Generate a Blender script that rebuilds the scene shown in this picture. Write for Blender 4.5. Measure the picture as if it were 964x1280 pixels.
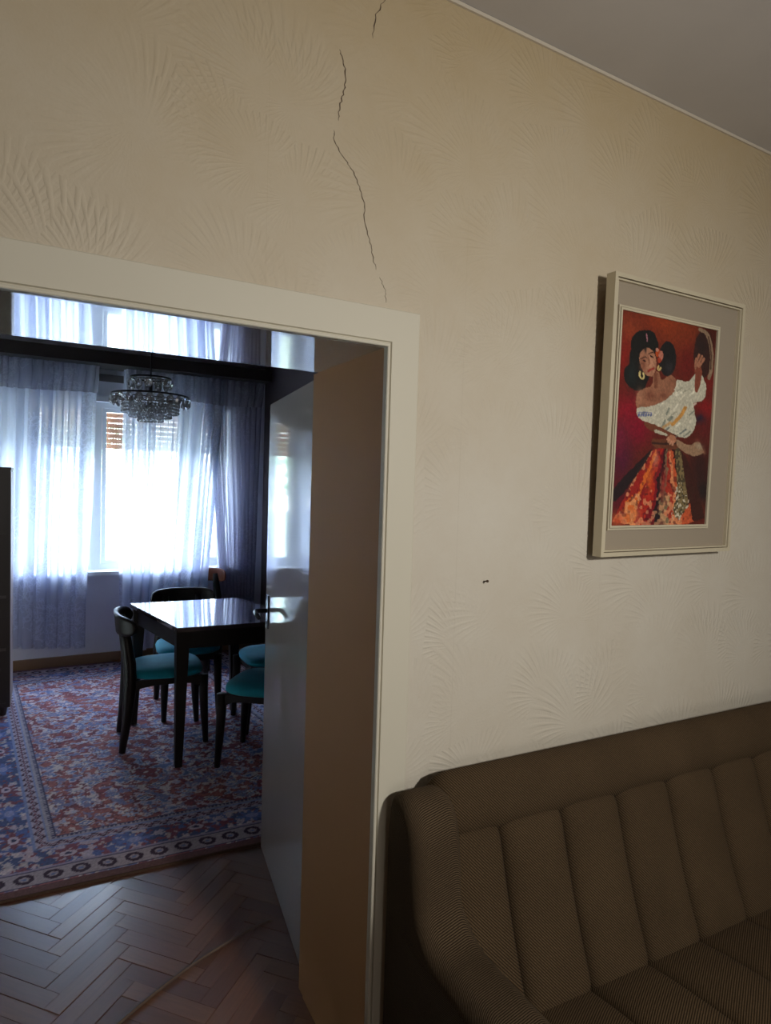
import bpy, bmesh, math, random
import numpy as np
from mathutils import Vector, Matrix
random.seed(7)
sc = bpy.context.scene
for o in list(bpy.data.objects): bpy.data.objects.remove(o)
COL = sc.collection

# ------------------------------------------------------------------ camera
cam = bpy.data.cameras.new('camera'); cam.sensor_fit = 'HORIZONTAL'; cam.sensor_width = 36
cam.lens = 36 * 780.72 / 964; cam.clip_start = .02; cam.clip_end = 200
co = bpy.data.objects.new('camera', cam); COL.objects.link(co); sc.camera = co
def cam_axes(yaw, pitch, roll):
    f = Vector((math.sin(yaw)*math.cos(pitch), math.cos(yaw)*math.cos(pitch), -math.sin(pitch)))
    r0 = Vector((math.cos(yaw), -math.sin(yaw), 0)); d0 = f.cross(r0)
    return math.cos(roll)*r0+math.sin(roll)*d0, -math.sin(roll)*r0+math.cos(roll)*d0, f
R_, D_, F_ = cam_axes(.501, .0435, -.030)
m = Matrix((( R_.x, -D_.x, -F_.x, 0), (R_.y, -D_.y, -F_.y, 0), (R_.z, -D_.z, -F_.z, 0), (0, 0, 0, 1)))
co.matrix_world = Matrix.Translation((0, 0, 1.6)) @ m

# ------------------------------------------------------------------ world, exposure
w = bpy.data.worlds.new('daylight'); sc.world = w; w.use_nodes = True
wn = w.node_tree.nodes; wl = w.node_tree.links; wn.clear()
bg = wn.new('ShaderNodeBackground'); wo = wn.new('ShaderNodeOutputWorld')
tc = wn.new('ShaderNodeTexCoord'); sep = wn.new('ShaderNodeSeparateXYZ'); rp = wn.new('ShaderNodeValToRGB')
wl.new(tc.outputs['Generated'], sep.inputs[0]); wl.new(sep.outputs['Z'], rp.inputs[0])
rp.color_ramp.elements[0].position = .0; rp.color_ramp.elements[0].color = (.72, .84, .86, 1)
rp.color_ramp.elements[1].position = .35; rp.color_ramp.elements[1].color = (.62, .78, 1, 1)
wl.new(rp.outputs[0], bg.inputs[0]); bg.inputs[1].default_value = 25.0
wl.new(bg.outputs[0], wo.inputs[0])
vs = sc.view_settings; vs.view_transform = 'Standard'; vs.look = 'None'; vs.exposure = 0; vs.gamma = 1; vs.use_curve_mapping = False
cy = sc.cycles; cy.use_denoising = True; cy.max_bounces = 10; cy.transparent_max_bounces = 24
cy.diffuse_bounces = 5; cy.glossy_bounces = 5; cy.transmission_bounces = 6; cy.sample_clamp_indirect = 8
cy.caustics_reflective = False; cy.caustics_refractive = False

def area(name, loc, target, sx, sy, power, color, portal=False, shape='RECTANGLE', spread=180):
    l = bpy.data.lights.new(name, 'AREA'); l.shape = shape; l.size = sx; l.size_y = sy; l.energy = power; l.color = color
    l.spread = math.radians(spread)
    o = bpy.data.objects.new(name, l); COL.objects.link(o); o.location = loc
    o.rotation_euler = (Vector(target)-Vector(loc)).to_track_quat('-Z', 'Y').to_euler()
    if portal: l.cycles.is_portal = True
    return o
# windows of the dining room: sky portals
area('window_portal', (.2, 6.0, 1.5), (.2, 0, 1.5), 2.7, 1.6, 1, (1, 1, 1), True)

# ceiling lamp of the near room and an added fill light by its rear wall
area('ceiling_lamp', (1.10, -.80, 1.98), (.95, 1.33, .75), .15, .15, 29, (1, .97, .90), shape='DISK')
area('rear_fill_light', (.6, -2.9, 1.5), (.9, 1.3, 1.0), 1.4, 1.2, 13, (1, .93, .86))

# ------------------------------------------------------------------ materials
def lin(c): return tuple((x/12.92 if x <= .04045 else ((x+.055)/1.055)**2.4) for x in c)
def srgb(r, g, b): return lin((r/255, g/255, b/255)) + (1,)
def mat(name, color, rough=.6, metal=0, coat=0, coat_r=.1, spec=.5, **kw):
    M = bpy.data.materials.new(name); M.use_nodes = True
    b = M.node_tree.nodes['Principled BSDF']
    b.inputs['Base Color'].default_value = color if len(color) == 4 else (*color, 1)
    b.inputs['Roughness'].default_value = rough; b.inputs['Metallic'].default_value = metal
    b.inputs['Coat Weight'].default_value = coat; b.inputs['Coat Roughness'].default_value = coat_r
    b.inputs['Specular IOR Level'].default_value = spec
    for k, v in kw.items(): b.inputs[k.replace('_', ' ')].default_value = v
    return M
class NT:
    """small node helper"""
    def __init__(s, M): s.t = M.node_tree; s.b = s.t.nodes['Principled BSDF']
    def n(s, typ, **kw):
        x = s.t.nodes.new('ShaderNode'+typ)
        for k, v in kw.items(): setattr(x, k, v)
        return x
    def l(s, a, b): s.t.links.new(a, b)
    def math(s, op, a, b=None, c=None):
        x = s.n('Math', operation=op)
        for i, v in enumerate((a, b, c)):
            if v is None: continue
            if isinstance(v, (int, float)): x.inputs[i].default_value = v
            else: s.l(v, x.inputs[i])
        return x.outputs[0]
    def noise(s, vec, scale, detail=3, rough=.5, dist=0):
        x = s.n('TexNoise'); x.inputs['Scale'].default_value = scale; x.inputs['Detail'].default_value = detail
        x.inputs['Roughness'].default_value = rough; x.inputs['Distortion'].default_value = dist
        if vec is not None: s.l(vec, x.inputs['Vector'])
        return x.outputs[0]
    def obj(s): return s.n('TexCoord').outputs['Object']
    def mapping(s, vec, scale=(1, 1, 1), rot=(0, 0, 0), loc=(0, 0, 0)):
        x = s.n('Mapping'); s.l(vec, x.inputs[0]); x.inputs['Scale'].default_value = scale
        x.inputs['Rotation'].default_value = rot; x.inputs['Location'].default_value = loc
        return x.outputs[0]
    def ramp(s, fac, stops):
        x = s.n('ValToRGB'); s.l(fac, x.inputs[0]); e = x.color_ramp.elements
        while len(e) < len(stops): e.new(.5)
        for i, (p, c) in enumerate(stops): e[i].position = p; e[i].color = c if len(c) == 4 else (*c, 1)
        return x.outputs[0]
    def mix(s, fac, a, b, mode='MIX'):
        x = s.n('Mix', data_type='RGBA', blend_type=mode)
        for sock, v in ((x.inputs[0], fac), (x.inputs[6], a), (x.inputs[7], b)):
            if isinstance(v, (int, float)): sock.default_value = v
            elif isinstance(v, tuple): sock.default_value = v
            else: s.l(v, sock)
        return x.outputs[2]
    def bump(s, h, strength=.3, dist=.002):
        x = s.n('Bump'); x.inputs['Strength'].default_value = strength; x.inputs['Distance'].default_value = dist
        s.l(h, x.inputs['Height']); s.l(x.outputs[0], s.b.inputs['Normal']); return x
    def color(s, c): s.l(c, s.b.inputs['Base Color'])

# wallpaper with embossed plumes
def wallpaper(name, c1, c2):
    M = mat(name, c1, .62, spec=.35); N = NT(M); P = N.obj()
    s = N.n('SeparateXYZ'); N.l(P, s.inputs[0])
    cx = N.n('CombineXYZ'); N.l(s.outputs[0], cx.inputs[0]); N.l(s.outputs[2], cx.inputs[1])
    hs = []
    for sc_, off, fr in ((3.3, 0, 42), (4.1, 3.7, 46)):
        v = N.n('TexVoronoi', voronoi_dimensions='2D'); v.inputs['Scale'].default_value = sc_
        v.inputs['Randomness'].default_value = .8
        mp = N.mapping(cx.outputs[0], loc=(off, off*.6, 0)); N.l(mp, v.inputs['Vector'])
        d = N.n('VectorMath', operation='SUBTRACT'); N.l(mp, d.inputs[0]); N.l(v.outputs['Position'], d.inputs[1])
        ds = N.n('SeparateXYZ'); N.l(d.outputs[0], ds.inputs[0])
        ang = N.math('ARCTAN2', ds.outputs[0], N.math('ADD', ds.outputs[1], .03))
        dist = v.outputs['Distance']
        # barbs curve outwards with distance
        bar = N.math('SINE', N.math('ADD', N.math('MULTIPLY', ang, fr), N.math('MULTIPLY', dist, 16)))
        bar = N.math('POWER', N.math('MAXIMUM', bar, 0.0), .7)
        msk = N.math('MULTIPLY', N.math('SMOOTH_MIN', dist, .45, .1), 2.0)
        edge = N.math('SUBTRACT', 1.0, N.math('ABSOLUTE', N.math('SUBTRACT', N.math('MULTIPLY', dist, 3.2), 1.35)))
        edge = N.math('MAXIMUM', edge, 0.0)
        side = N.math('MINIMUM', 1.0, N.math('MAXIMUM', 0.0, N.math('ADD', .5, N.math('MULTIPLY', N.math('SUBTRACT', ds.outputs[1], N.math('MULTIPLY', ds.outputs[0], .5)), 5.0))))
        hs.append(N.math('MULTIPLY', N.math('MULTIPLY', bar, edge), side))
    nz = N.noise(cx.outputs[0], 2.3, 2); gate = N.math('MULTIPLY', N.math('MAXIMUM', N.math('SUBTRACT', nz, .34), 0.0), 5.0)
    gate = N.math('MINIMUM', gate, 1.0)
    h = N.math('ADD', N.math('MULTIPLY', N.math('MAXIMUM', hs[0], hs[1]), gate), N.math('MULTIPLY', N.noise(P, 160, 2), .3))
    # vertical joints of the paper strips, every 53 cm
    j = N.math('ABSOLUTE', N.math('SUBTRACT', N.math('FRACT', N.math('DIVIDE', N.math('ADD', s.outputs[0], 10.447), .53)), .5))
    seam = N.math('LESS_THAN', j, .0012)
    h = N.math('SUBTRACT', h, N.math('MULTIPLY', seam, .8))
    N.bump(h, .42, .0040)
    blot = N.noise(P, 3.2, 5, .68)
    c = N.mix(N.math('MULTIPLY', N.math('SUBTRACT', blot, .3), 2.0), c1, c2)
    c = N.mix(N.math('MULTIPLY', seam, .10), c, (.20, .15, .10, 1))
    # paper colour shifts to a darker yellow towards the ceiling
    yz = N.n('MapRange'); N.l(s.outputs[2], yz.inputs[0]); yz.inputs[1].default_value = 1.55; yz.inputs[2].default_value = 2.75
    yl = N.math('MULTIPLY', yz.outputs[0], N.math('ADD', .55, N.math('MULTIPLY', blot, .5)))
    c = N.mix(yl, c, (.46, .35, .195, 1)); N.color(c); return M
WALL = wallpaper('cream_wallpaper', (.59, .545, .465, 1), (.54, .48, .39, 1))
def plain(name, c, rough=.7, bs=60, bstr=.15, var=.08, **kw):
    M = mat(name, c, rough, **kw); N = NT(M); P = N.obj()
    n = N.noise(P, 4, 4); dark = tuple(x*(1-var*2) for x in c[:3])+(1,)
    N.color(N.mix(n, c if len(c) == 4 else (*c, 1), dark)); N.bump(N.noise(P, bs, 3), bstr, .001); return M
CEIL = plain('ceiling_paint', (.60, .57, .55, 1), .8)
CASING = plain('cream_gloss_paint', (.60, .56, .46, 1), .5, 6, .05, .02, spec=.3)
SOFFIT = plain('gloss_lining_paint', (.42, .37, .29, 1), .05, 3.0, .10, .05, coat=1, coat_r=.04, spec=.8)
DOORP = plain('door_gloss_paint', (.37, .32, .29, 1), .06, 2.2, .06, .03, coat=.05, coat_r=.04, spec=.35)
LINING = plain('lining_paint', (.44, .235, .105, 1), .6, 8, .05, .05, spec=.25)
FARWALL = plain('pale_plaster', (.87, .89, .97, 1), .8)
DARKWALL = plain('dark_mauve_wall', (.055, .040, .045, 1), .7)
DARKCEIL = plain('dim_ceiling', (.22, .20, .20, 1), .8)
BASEW = plain('baseboard_wood', (.34, .20, .11, 1), .35, 30, .1, .2)
WINW = plain('window_white', (.85, .87, .88, 1), .35)
BLACKW = plain('dark_walnut', (.014, .008, .006, 1), .42, 40, .06, .2, spec=.35)
BROWNW = plain('red_brown_wood', (.36, .10, .04, 1), .28, 40, .06, .2)
TABLET = mat('polished_table_top', (.075, .06, .062, 1), .09, coat=1, coat_r=.03, spec=.9)
PELM = plain('pelmet_wood', (.02, .014, .013, 1), .5)
CABM = plain('cabinet_dark', (.022, .014, .013, 1), .4)
CABS = plain('cabinet_shelf_edge', (.07, .055, .055, 1), .5)
CABE = plain('cabinet_lit_side', (.42, .34, .34, 1), .4)
SHUT = plain('shutter_orange', (.60, .30, .19, 1), .5)
TEAL = mat('teal_velvet', (.01, .32, .42, 1), .75, Sheen_Weight=.08)
N = NT(TEAL); N.color(N.mix(N.noise(N.obj(), 14, 3), (.010, .42, .55, 1), (.005, .26, .36, 1))); N.bump(N.noise(N.obj(), 400, 2), .2, .0008)
CHROME = mat('chrome', (.6, .6, .62, 1), .15, 1)
STEELK = mat('dark_handle_metal', (.05, .05, .055, 1), .3, 1)
BLACKM = mat('black_metal', (.02, .02, .022, 1), .35, .8)
CRYST = mat('crystal', (.93, .96, 1, 1), .02, Transmission_Weight=.75, IOR=1.55, coat=1)
CRYD = mat('smoked_crystal', (.20, .24, .27, 1), .06, Transmission_Weight=.35, IOR=1.55, coat=1)
GOLDF = plain('frame_cream', (.60, .53, .385, 1), .45, 50, .15, .1)
DARKL = mat('frame_dark_line', (.12, .09, .06, 1), .6)
LINEN = mat('linen_mat', (.33, .285, .225, 1), .9)
N = NT(LINEN); P = N.obj(); wv = N.noise(N.mapping(P, (300, 300, 900)), 1, 2); wh = N.noise(N.mapping(P, (900, 300, 300)), 1, 2)
N.color(N.mix(N.math('MULTIPLY', wv, wh), (.36, .30, .225, 1), (.18, .145, .105, 1))); N.bump(wv, .3, .001)
CRACK = mat('crack_shadow_gap', (.09, .06, .04, 1), .95)
NAILM = mat('rusty_nail', (.06, .035, .02, 1), .6, .6)
CABLE = plain('pale_cable_sheath', (.15, .10, .07, 1), .6)
CORD = plain('brown_cord', (.30, .12, .04, 1), .6)

# parquet
PARQ = mat('oak_parquet', (.15, .07, .035, 1), .33, coat=1, coat_r=.26, spec=.9, Coat_IOR=1.75); N = NT(PARQ)
oi = N.n('ObjectInfo'); P = N.obj()
at = N.n('Attribute', attribute_name='shade'); rnd = N.math('FRACT', N.math('ADD', oi.outputs['Random'], at.outputs['Fac']))
off = N.n('CombineXYZ'); N.l(N.math('MULTIPLY', rnd, 37.0), off.inputs[2])
va = N.n('VectorMath', operation='ADD'); N.l(P, va.inputs[0]); N.l(off.outputs[0], va.inputs[1])
g = N.noise(N.mapping(va.outputs[0], (5, 70, 5)), 1.6, 4, .6, .4)
base = N.ramp(rnd, [(0, srgb(112, 72, 52)), (.3, srgb(138, 94, 68)), (.6, srgb(104, 62, 44)), (.8, srgb(150, 106, 76)), (1, srgb(122, 78, 60))])
c = N.mix(N.math('MULTIPLY', g, .55), base, (.035, .018, .010, 1)); N.color(c)
N.l(N.math('ADD', .24, N.math('MULTIPLY', N.noise(P, 9, 3), .22)), N.b.inputs['Roughness']); N.bump(g, .2, .0006)
SUBF = plain('subfloor', (.02, .012, .008, 1), .9)

# sofa cloth : dark brown twill with thin tan cords
def sofa_cloth(name, axis_rot, scale=.0052, c1=(.019, .0115, .006, 1), c2=(.108, .070, .037, 1)):
    M = mat(name, c1, .95, spec=.15); N = NT(M); P = N.obj()
    d_ = N.n('VectorMath', operation='DOT_PRODUCT'); N.l(P, d_.inputs[0]); d_.inputs[1].default_value = axis_rot
    run = N.n('Attribute', attribute_name='run').outputs['Fac']   # length along the padding, only on the arms
    ph_ = N.math('ADD', N.math('MULTIPLY', N.math('ADD', d_.outputs['Value'], run), 2*math.pi/scale), N.math('MULTIPLY', N.noise(P, 14, 2), 1.3))
    fac_ = N.math('ADD', .5, N.math('MULTIPLY', N.math('SINE', ph_), .5))
    nz = N.noise(P, 260, 2); big = N.noise(P, 6, 3)
    f = N.math('MULTIPLY', fac_, N.math('ADD', .45, N.math('MULTIPLY', nz, .9)))
    f = N.math('MULTIPLY', f, N.math('ADD', .62, N.math('MULTIPLY', big, .7)))
    N.color(N.mix(f, c1, c2)); N.bump(fac_, .4, .001); return M
CLOTH = sofa_cloth('brown_twill_back', (.72, 0, .70))
CLOTHS = sofa_cloth('brown_twill_seat', (.5, -.87, 0))
CLOTHA = sofa_cloth('brown_twill_arm', (.22, 0, 0), .0050, (.011, .0068, .0036, 1), (.115, .078, .045, 1))
PIPING = mat('sofa_piping', (.012, .008, .005, 1), .9)

# sheer curtain
def sheer(name, tr, c, lace=.25, seed=0.0):
    M = bpy.data.materials.new(name); M.use_nodes = True; t = M.node_tree; t.nodes.remove(t.nodes['Principled BSDF'])
    out = t.nodes['Material Output']
    N = NT.__new__(NT); N.t = t
    P = N.mapping(N.obj(), loc=(seed, 0, 0))
    a = N.n('TexVoronoi', feature='DISTANCE_TO_EDGE'); a.inputs['Scale'].default_value = 26
    dn = N.noise(P, 9, 3); dv = N.n('VectorMath', operation='MULTIPLY_ADD'); 
    cmb = N.n('CombineXYZ'); N.l(dn, cmb.inputs[0]); N.l(N.noise(N.mapping(P, loc=(7, 3, 1)), 9, 3), cmb.inputs[2])
    N.l(cmb.outputs[0], dv.inputs[0]); dv.inputs[1].default_value = (.22, .22, .22); N.l(P, dv.inputs[2])
    N.l(dv.outputs[0], a.inputs['Vector'])
    line = N.math('LESS_THAN', a.outputs['Distance'], .09)
    g2 = N.noise(N.mapping(P, (1, 1, .6)), 5.0, 2); gate = N.math('GREATER_THAN', g2, .5)
    pat = N.math('MULTIPLY', line, gate)
    tr_ = N.math('SUBTRACT', tr, N.math('MULTIPLY', pat, lace))
    tb = N.n('BsdfTransparent'); tl = N.n('BsdfTranslucent'); df = N.n('BsdfDiffuse')
    tl.inputs[0].default_value = (*c, 1); df.inputs[0].default_value = (*c, 1)
    m1 = N.n('MixShader'); m1.inputs[0].default_value = .45; N.l(tl.outputs[0], m1.inputs[1]); N.l(df.outputs[0], m1.inputs[2])
    m2 = N.n('MixShader'); N.l(tr_, m2.inputs[0]); N.l(m1.outputs[0], m2.inputs[1]); N.l(tb.outputs[0], m2.inputs[2])
    N.l(m2.outputs[0], out.inputs[0]); return M
SHEER = sheer('sheer_lace', .21, (.80, .84, .97), .15)
SHEER2 = sheer('sheer_lace_layered', .24, (.50, .50, .62), .12, 3.0)
VALM = sheer('valance_lace', .30, (.46, .46, .54), .12, 5.0)
def glass():
    M = bpy.data.materials.new('window_glass'); M.use_nodes = True; t = M.node_tree; t.nodes.remove(t.nodes['Principled BSDF'])
    a = t.nodes.new('ShaderNodeBsdfTransparent'); b = t.nodes.new('ShaderNodeBsdfGlossy'); b.inputs['Roughness'].default_value = .02
    f = t.nodes.new('ShaderNodeMixShader'); f.inputs[0].default_value = .06
    t.links.new(a.outputs[0], f.inputs[1]); t.links.new(b.outputs[0], f.inputs[2]); t.links.new(f.outputs[0], t.nodes['Material Output'].inputs[0]); return M
GLASS = glass()
def vcol(name, rough, coat=0, bumps=0, bscale=200):
    M = mat(name, (.5, .5, .5, 1), rough, coat=coat, coat_r=.3, spec=.3); N = NT(M)
    a = N.n('Attribute', attribute_name='pattern'); N.color(a.outputs['Color'])
    if bumps: N.bump(N.noise(N.obj(), bscale, 3), bumps, .002)
    return M
RUGM = vcol('woven_rug', .92, 0, .5, 260)
PAINTM = vcol('oil_paint', .55, .15, .4, 120)
LEAF = plain('pale_leaf', (.38, .55, .36, 1), .6)
BARK = plain('bark', (.16, .11, .07, 1), .9)
GROUND = plain('outdoor_ground', (.30, .33, .24, 1), .9)

# ------------------------------------------------------------------ mesh helpers
def link(name, me, mats, parent=None, smooth=False, kind=None):
    o = bpy.data.objects.new(name, me); COL.objects.link(o)
    for M in (mats if isinstance(mats, (list, tuple)) else [mats]): me.materials.append(M)
    if smooth:
        for p in me.polygons: p.use_smooth = True
    if parent: o.parent = parent
    if kind: o['kind'] = kind
    return o
def tag(o, label=None, cat=None, group=None, kind=None):
    if label: o['label'] = label
    if cat: o['category'] = cat
    if group: o['group'] = group
    if kind: o['kind'] = kind
    return o
def empty(name, loc, rz=0, **kw):
    o = bpy.data.objects.new(name, None); COL.objects.link(o); o.location = loc; o.rotation_euler = (0, 0, rz)
    return tag(o, **kw)
def box_bm(bm, x0, x1, y0, y1, z0, z1):
    v = [bm.verts.new(p) for p in ((x0,y0,z0),(x1,y0,z0),(x1,y1,z0),(x0,y1,z0),(x0,y0,z1),(x1,y0,z1),(x1,y1,z1),(x0,y1,z1))]
    for f in ((0,3,2,1),(4,5,6,7),(0,1,5,4),(1,2,6,5),(2,3,7,6),(3,0,4,7)): bm.faces.new([v[i] for i in f])
    return v
def fin(bm, name, M, parent=None, smooth=False, bev=0, seg=2, kind=None):
    if bev:
        es = [e for e in bm.edges if len(e.link_faces) == 2 and e.calc_face_angle(0) > .6]
        bmesh.ops.bevel(bm, geom=es, offset=bev, segments=seg, profile=.5, affect='EDGES', clamp_overlap=True)
    bmesh.ops.recalc_face_normals(bm, faces=bm.faces)
    me = bpy.data.meshes.new(name); bm.to_mesh(me); bm.free()
    o = link(name, me, M, parent, smooth, kind)
    return o
def box(name, x0, x1, y0, y1, z0, z1, M, parent=None, bev=0, kind=None, seg=2):
    bm = bmesh.new(); box_bm(bm, x0, x1, y0, y1, z0, z1); return fin(bm, name, M, parent, False, bev, seg, kind)
def prism(bm, pts, x0, x1, axis='x'):
    """closed polygon pts (a,b) extruded along axis"""
    mk = {'x': lambda t, a, b: (t, a, b), 'y': lambda t, a, b: (a, t, b), 'z': lambda t, a, b: (a, b, t)}[axis]
    A = [bm.verts.new(mk(x0, *p)) for p in pts]; B = [bm.verts.new(mk(x1, *p)) for p in pts]
    n = len(pts); bm.faces.new(A); bm.faces.new(B[::-1])
    for i in range(n): bm.faces.new((A[i], B[i], B[(i+1) % n], A[(i+1) % n]))
def tube(bm, pts, rad, n=10, flat=1.0, cap=True):
    """tube through pts; rad scalar or list"""
    pts = [Vector(p) for p in pts]; rings = []
    rr = rad if isinstance(rad, (list, tuple)) else [rad]*len(pts)
    up = Vector((0, 0, 1))
    for i, p in enumerate(pts):
        t = (pts[min(i+1, len(pts)-1)]-pts[max(i-1, 0)]).normalized()
        a = t.cross(up) if abs(t.dot(up)) < .95 else t.cross(Vector((0, 1, 0)))
        a.normalize(); b = a.cross(t).normalized()
        rings.append([bm.verts.new(p+rr[i]*(math.cos(k*2*math.pi/n)*a+flat*math.sin(k*2*math.pi/n)*b)) for k in range(n)])
    for A, B in zip(rings, rings[1:]):
        for k in range(n): bm.faces.new((A[k], A[(k+1) % n], B[(k+1) % n], B[k]))
    if cap: bm.faces.new(rings[0][::-1]); bm.faces.new(rings[-1])
def grid_closed(bm, P, Q):
    """P, Q: front and back grids [i][j] of points, sewn along the border"""
    V = [[bm.verts.new(p) for p in r] for r in P]; W = [[bm.verts.new(p) for p in r] for r in Q]
    n, k = len(V), len(V[0])
    for i in range(n-1):
        for j in range(k-1):
            bm.faces.new((V[i][j], V[i][j+1], V[i+1][j+1], V[i+1][j])); bm.faces.new((W[i][j], W[i+1][j], W[i+1][j+1], W[i][j+1]))
    for i in range(n-1):
        bm.faces.new((V[i][0], V[i+1][0], W[i+1][0], W[i][0])); bm.faces.new((V[i][-1], W[i][-1], W[i+1][-1], V[i+1][-1]))
    for j in range(k-1):
        bm.faces.new((V[0][j], W[0][j], W[0][j+1], V[0][j+1])); bm.faces.new((V[-1][j], V[-1][j+1], W[-1][j+1], W[-1][j]))
def chaikin(pts, n=2, closed=False):
    for _ in range(n):
        q = []; m_ = len(pts)
        rng = range(m_) if closed else range(m_-1)
        if not closed: q.append(pts[0])
        for i in rng:
            a, b = pts[i], pts[(i+1) % m_]
            q.append(tuple(.75*x+.25*y for x, y in zip(a, b))); q.append(tuple(.25*x+.75*y for x, y in zip(a, b)))
        if not closed: q.append(pts[-1])
        pts = q
    return pts

# ------------------------------------------------------------------ geometry constants
W0, W1 = 1.336, 1.732         # faces of the wall with the doorway
J = .7135; OL = -.85          # opening sides
H = 1.928; CZ = 2.80; YF = 5.82
XL, XR = -2.6, 1.84           # dining room
NL, NR, NB = -2.2, 3.3, -3.0  # near room
S = 'structure'

# walls : partition with doorway
bm = bmesh.new()
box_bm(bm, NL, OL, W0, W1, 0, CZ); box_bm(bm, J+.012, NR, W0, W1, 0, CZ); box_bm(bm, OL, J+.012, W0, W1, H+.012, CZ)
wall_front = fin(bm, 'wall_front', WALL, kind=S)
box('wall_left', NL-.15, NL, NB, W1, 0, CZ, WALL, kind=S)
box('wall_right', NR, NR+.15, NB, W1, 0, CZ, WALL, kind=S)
bm = bmesh.new()   # rear wall with an opening added behind the fill light
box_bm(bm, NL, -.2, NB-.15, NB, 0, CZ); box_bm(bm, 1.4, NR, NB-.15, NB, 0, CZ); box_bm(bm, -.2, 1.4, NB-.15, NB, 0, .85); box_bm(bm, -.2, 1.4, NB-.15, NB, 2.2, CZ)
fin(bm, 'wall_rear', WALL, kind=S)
box('ceiling', NL-.15, NR+.15, NB-.15, W0+.2, CZ, CZ+.1, CEIL, kind=S)
# thin pale bead where the wallpaper meets the ceiling
bm = bmesh.new(); box_bm(bm, NL, NR, W0-.006, W0+.001, CZ-.010, CZ-.001)
fin(bm, 'trim_1', mat('ceiling_bead', (.60, .54, .44, 1), .6), kind=S)
# dining room shell
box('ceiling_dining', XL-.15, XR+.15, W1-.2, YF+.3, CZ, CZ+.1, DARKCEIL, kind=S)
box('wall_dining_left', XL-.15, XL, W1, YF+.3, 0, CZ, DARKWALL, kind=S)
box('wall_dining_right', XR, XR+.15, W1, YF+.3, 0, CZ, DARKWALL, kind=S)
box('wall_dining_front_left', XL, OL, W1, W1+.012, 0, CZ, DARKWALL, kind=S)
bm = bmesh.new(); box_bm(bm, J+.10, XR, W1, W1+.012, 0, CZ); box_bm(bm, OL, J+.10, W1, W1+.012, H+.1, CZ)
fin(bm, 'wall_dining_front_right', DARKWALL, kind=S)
# window wall
WZ0, WZ1 = .80, 2.23; WX0, WX1 = -1.12, 1.52
bm = bmesh.new()
box_bm(bm, XL, WX0, YF, YF+.3, 0, CZ); box_bm(bm, WX1, XR, YF, YF+.3, 0, CZ)
box_bm(bm, WX0, WX1, YF, YF+.3, 0, WZ0); box_bm(bm, WX0, WX1, YF, YF+.3, WZ1, CZ)
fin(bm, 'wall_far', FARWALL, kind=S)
box('floor', NL-.15, NR+.15, NB-.15, YF+.3, -.08, -.012, SUBF, kind=S)
flo = bpy.data.objects['floor']
box('baseboard_far', XL, XR, YF-.022, YF, 0, .085, BASEW, bev=.004, kind=S)
box('baseboard_dining_right', XR-.018, XR, W1+.02, YF-.03, 0, .08, BASEW, bev=.004, kind=S)

# ------------------------------------------------------------------ parquet staves
L, Wd, n = .30, .06, 5
sm = bmesh.new(); box_bm(sm, -L/2+.0004, L/2-.0004, -Wd/2+.0004, Wd/2-.0004, -.012, 0)
bmesh.ops.bevel(sm, geom=[e for e in sm.edges if all(abs(v.co.z) < 1e-6 for v in e.verts)], offset=.0009, segments=1, affect='EDGES')
stave_me = bpy.data.meshes.new('stave'); sm.to_mesh(stave_me); sm.free(); stave_me.materials.append(PARQ)
cs = math.cos(math.radians(43)); sn = math.sin(math.radians(43))
def w2(p, q): return (.03+cs*p-sn*q, 1.5+sn*p+cs*q)
def project(x, y, z):
    v = Vector((x, y, z-1.6)); d = v.dot(F_)
    return (482+780.7*v.dot(R_)/d, 640+780.7*v.dot(D_)/d) if d > .05 else (-9999, -9999)
rest = bmesh.new(); shl = rest.faces.layers.float.new('shade')
cnt = 0
for k in range(-110, 120):
    for mm in range(-12, 13):
        for hv in (0, 1):
            if hv == 0: cxp, cyp, a = (k+n/2+2*n*mm)*Wd, (k+.5)*Wd, 0
            else: cxp, cyp, a = (k+n+.5+2*n*mm)*Wd, (k+1-n/2)*Wd, 90
            X, Y = w2(cxp, cyp)
            if not (-1.5 < X < 1.95 and -.3 < Y < 5.7): continue
            if Y < W1+.05 and not (OL-.1 < X < J+.16) and Y > 1.2: continue
            px, py = project(X, Y, 0)
            vis = -45 < px < 470 and py < 1340 and Y < 2.85 and X < 1.15
            ang = math.radians(43+a)
            dz = random.uniform(-.0018, .0006)
            if vis and cnt < 300:
                o = bpy.data.objects.new('stave', stave_me); COL.objects.link(o); o.parent = flo
                o.location = (X, Y, dz); o.rotation_euler = (random.uniform(-.004, .004), random.uniform(-.003, .003), ang+random.uniform(-.006, .006)); cnt += 1
            elif Y > W1 and (X > .1 or Y > 2) or Y < 1.3:
                if Y < -.0: continue
                ca, sa = math.cos(ang), math.sin(ang); h_, g_ = L/2-.001, Wd/2-.001
                vv = [rest.verts.new((X+ca*u-sa*v, Y+sa*u+ca*v, -.001)) for u, v in ((-h_, -g_), (h_, -g_), (h_, g_), (-h_, g_))]
                f = rest.faces.new(vv); f[shl] = random.random()
print('staves', cnt)
fin(rest, 'distant_staves', PARQ, flo, kind='stuff')

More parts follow.
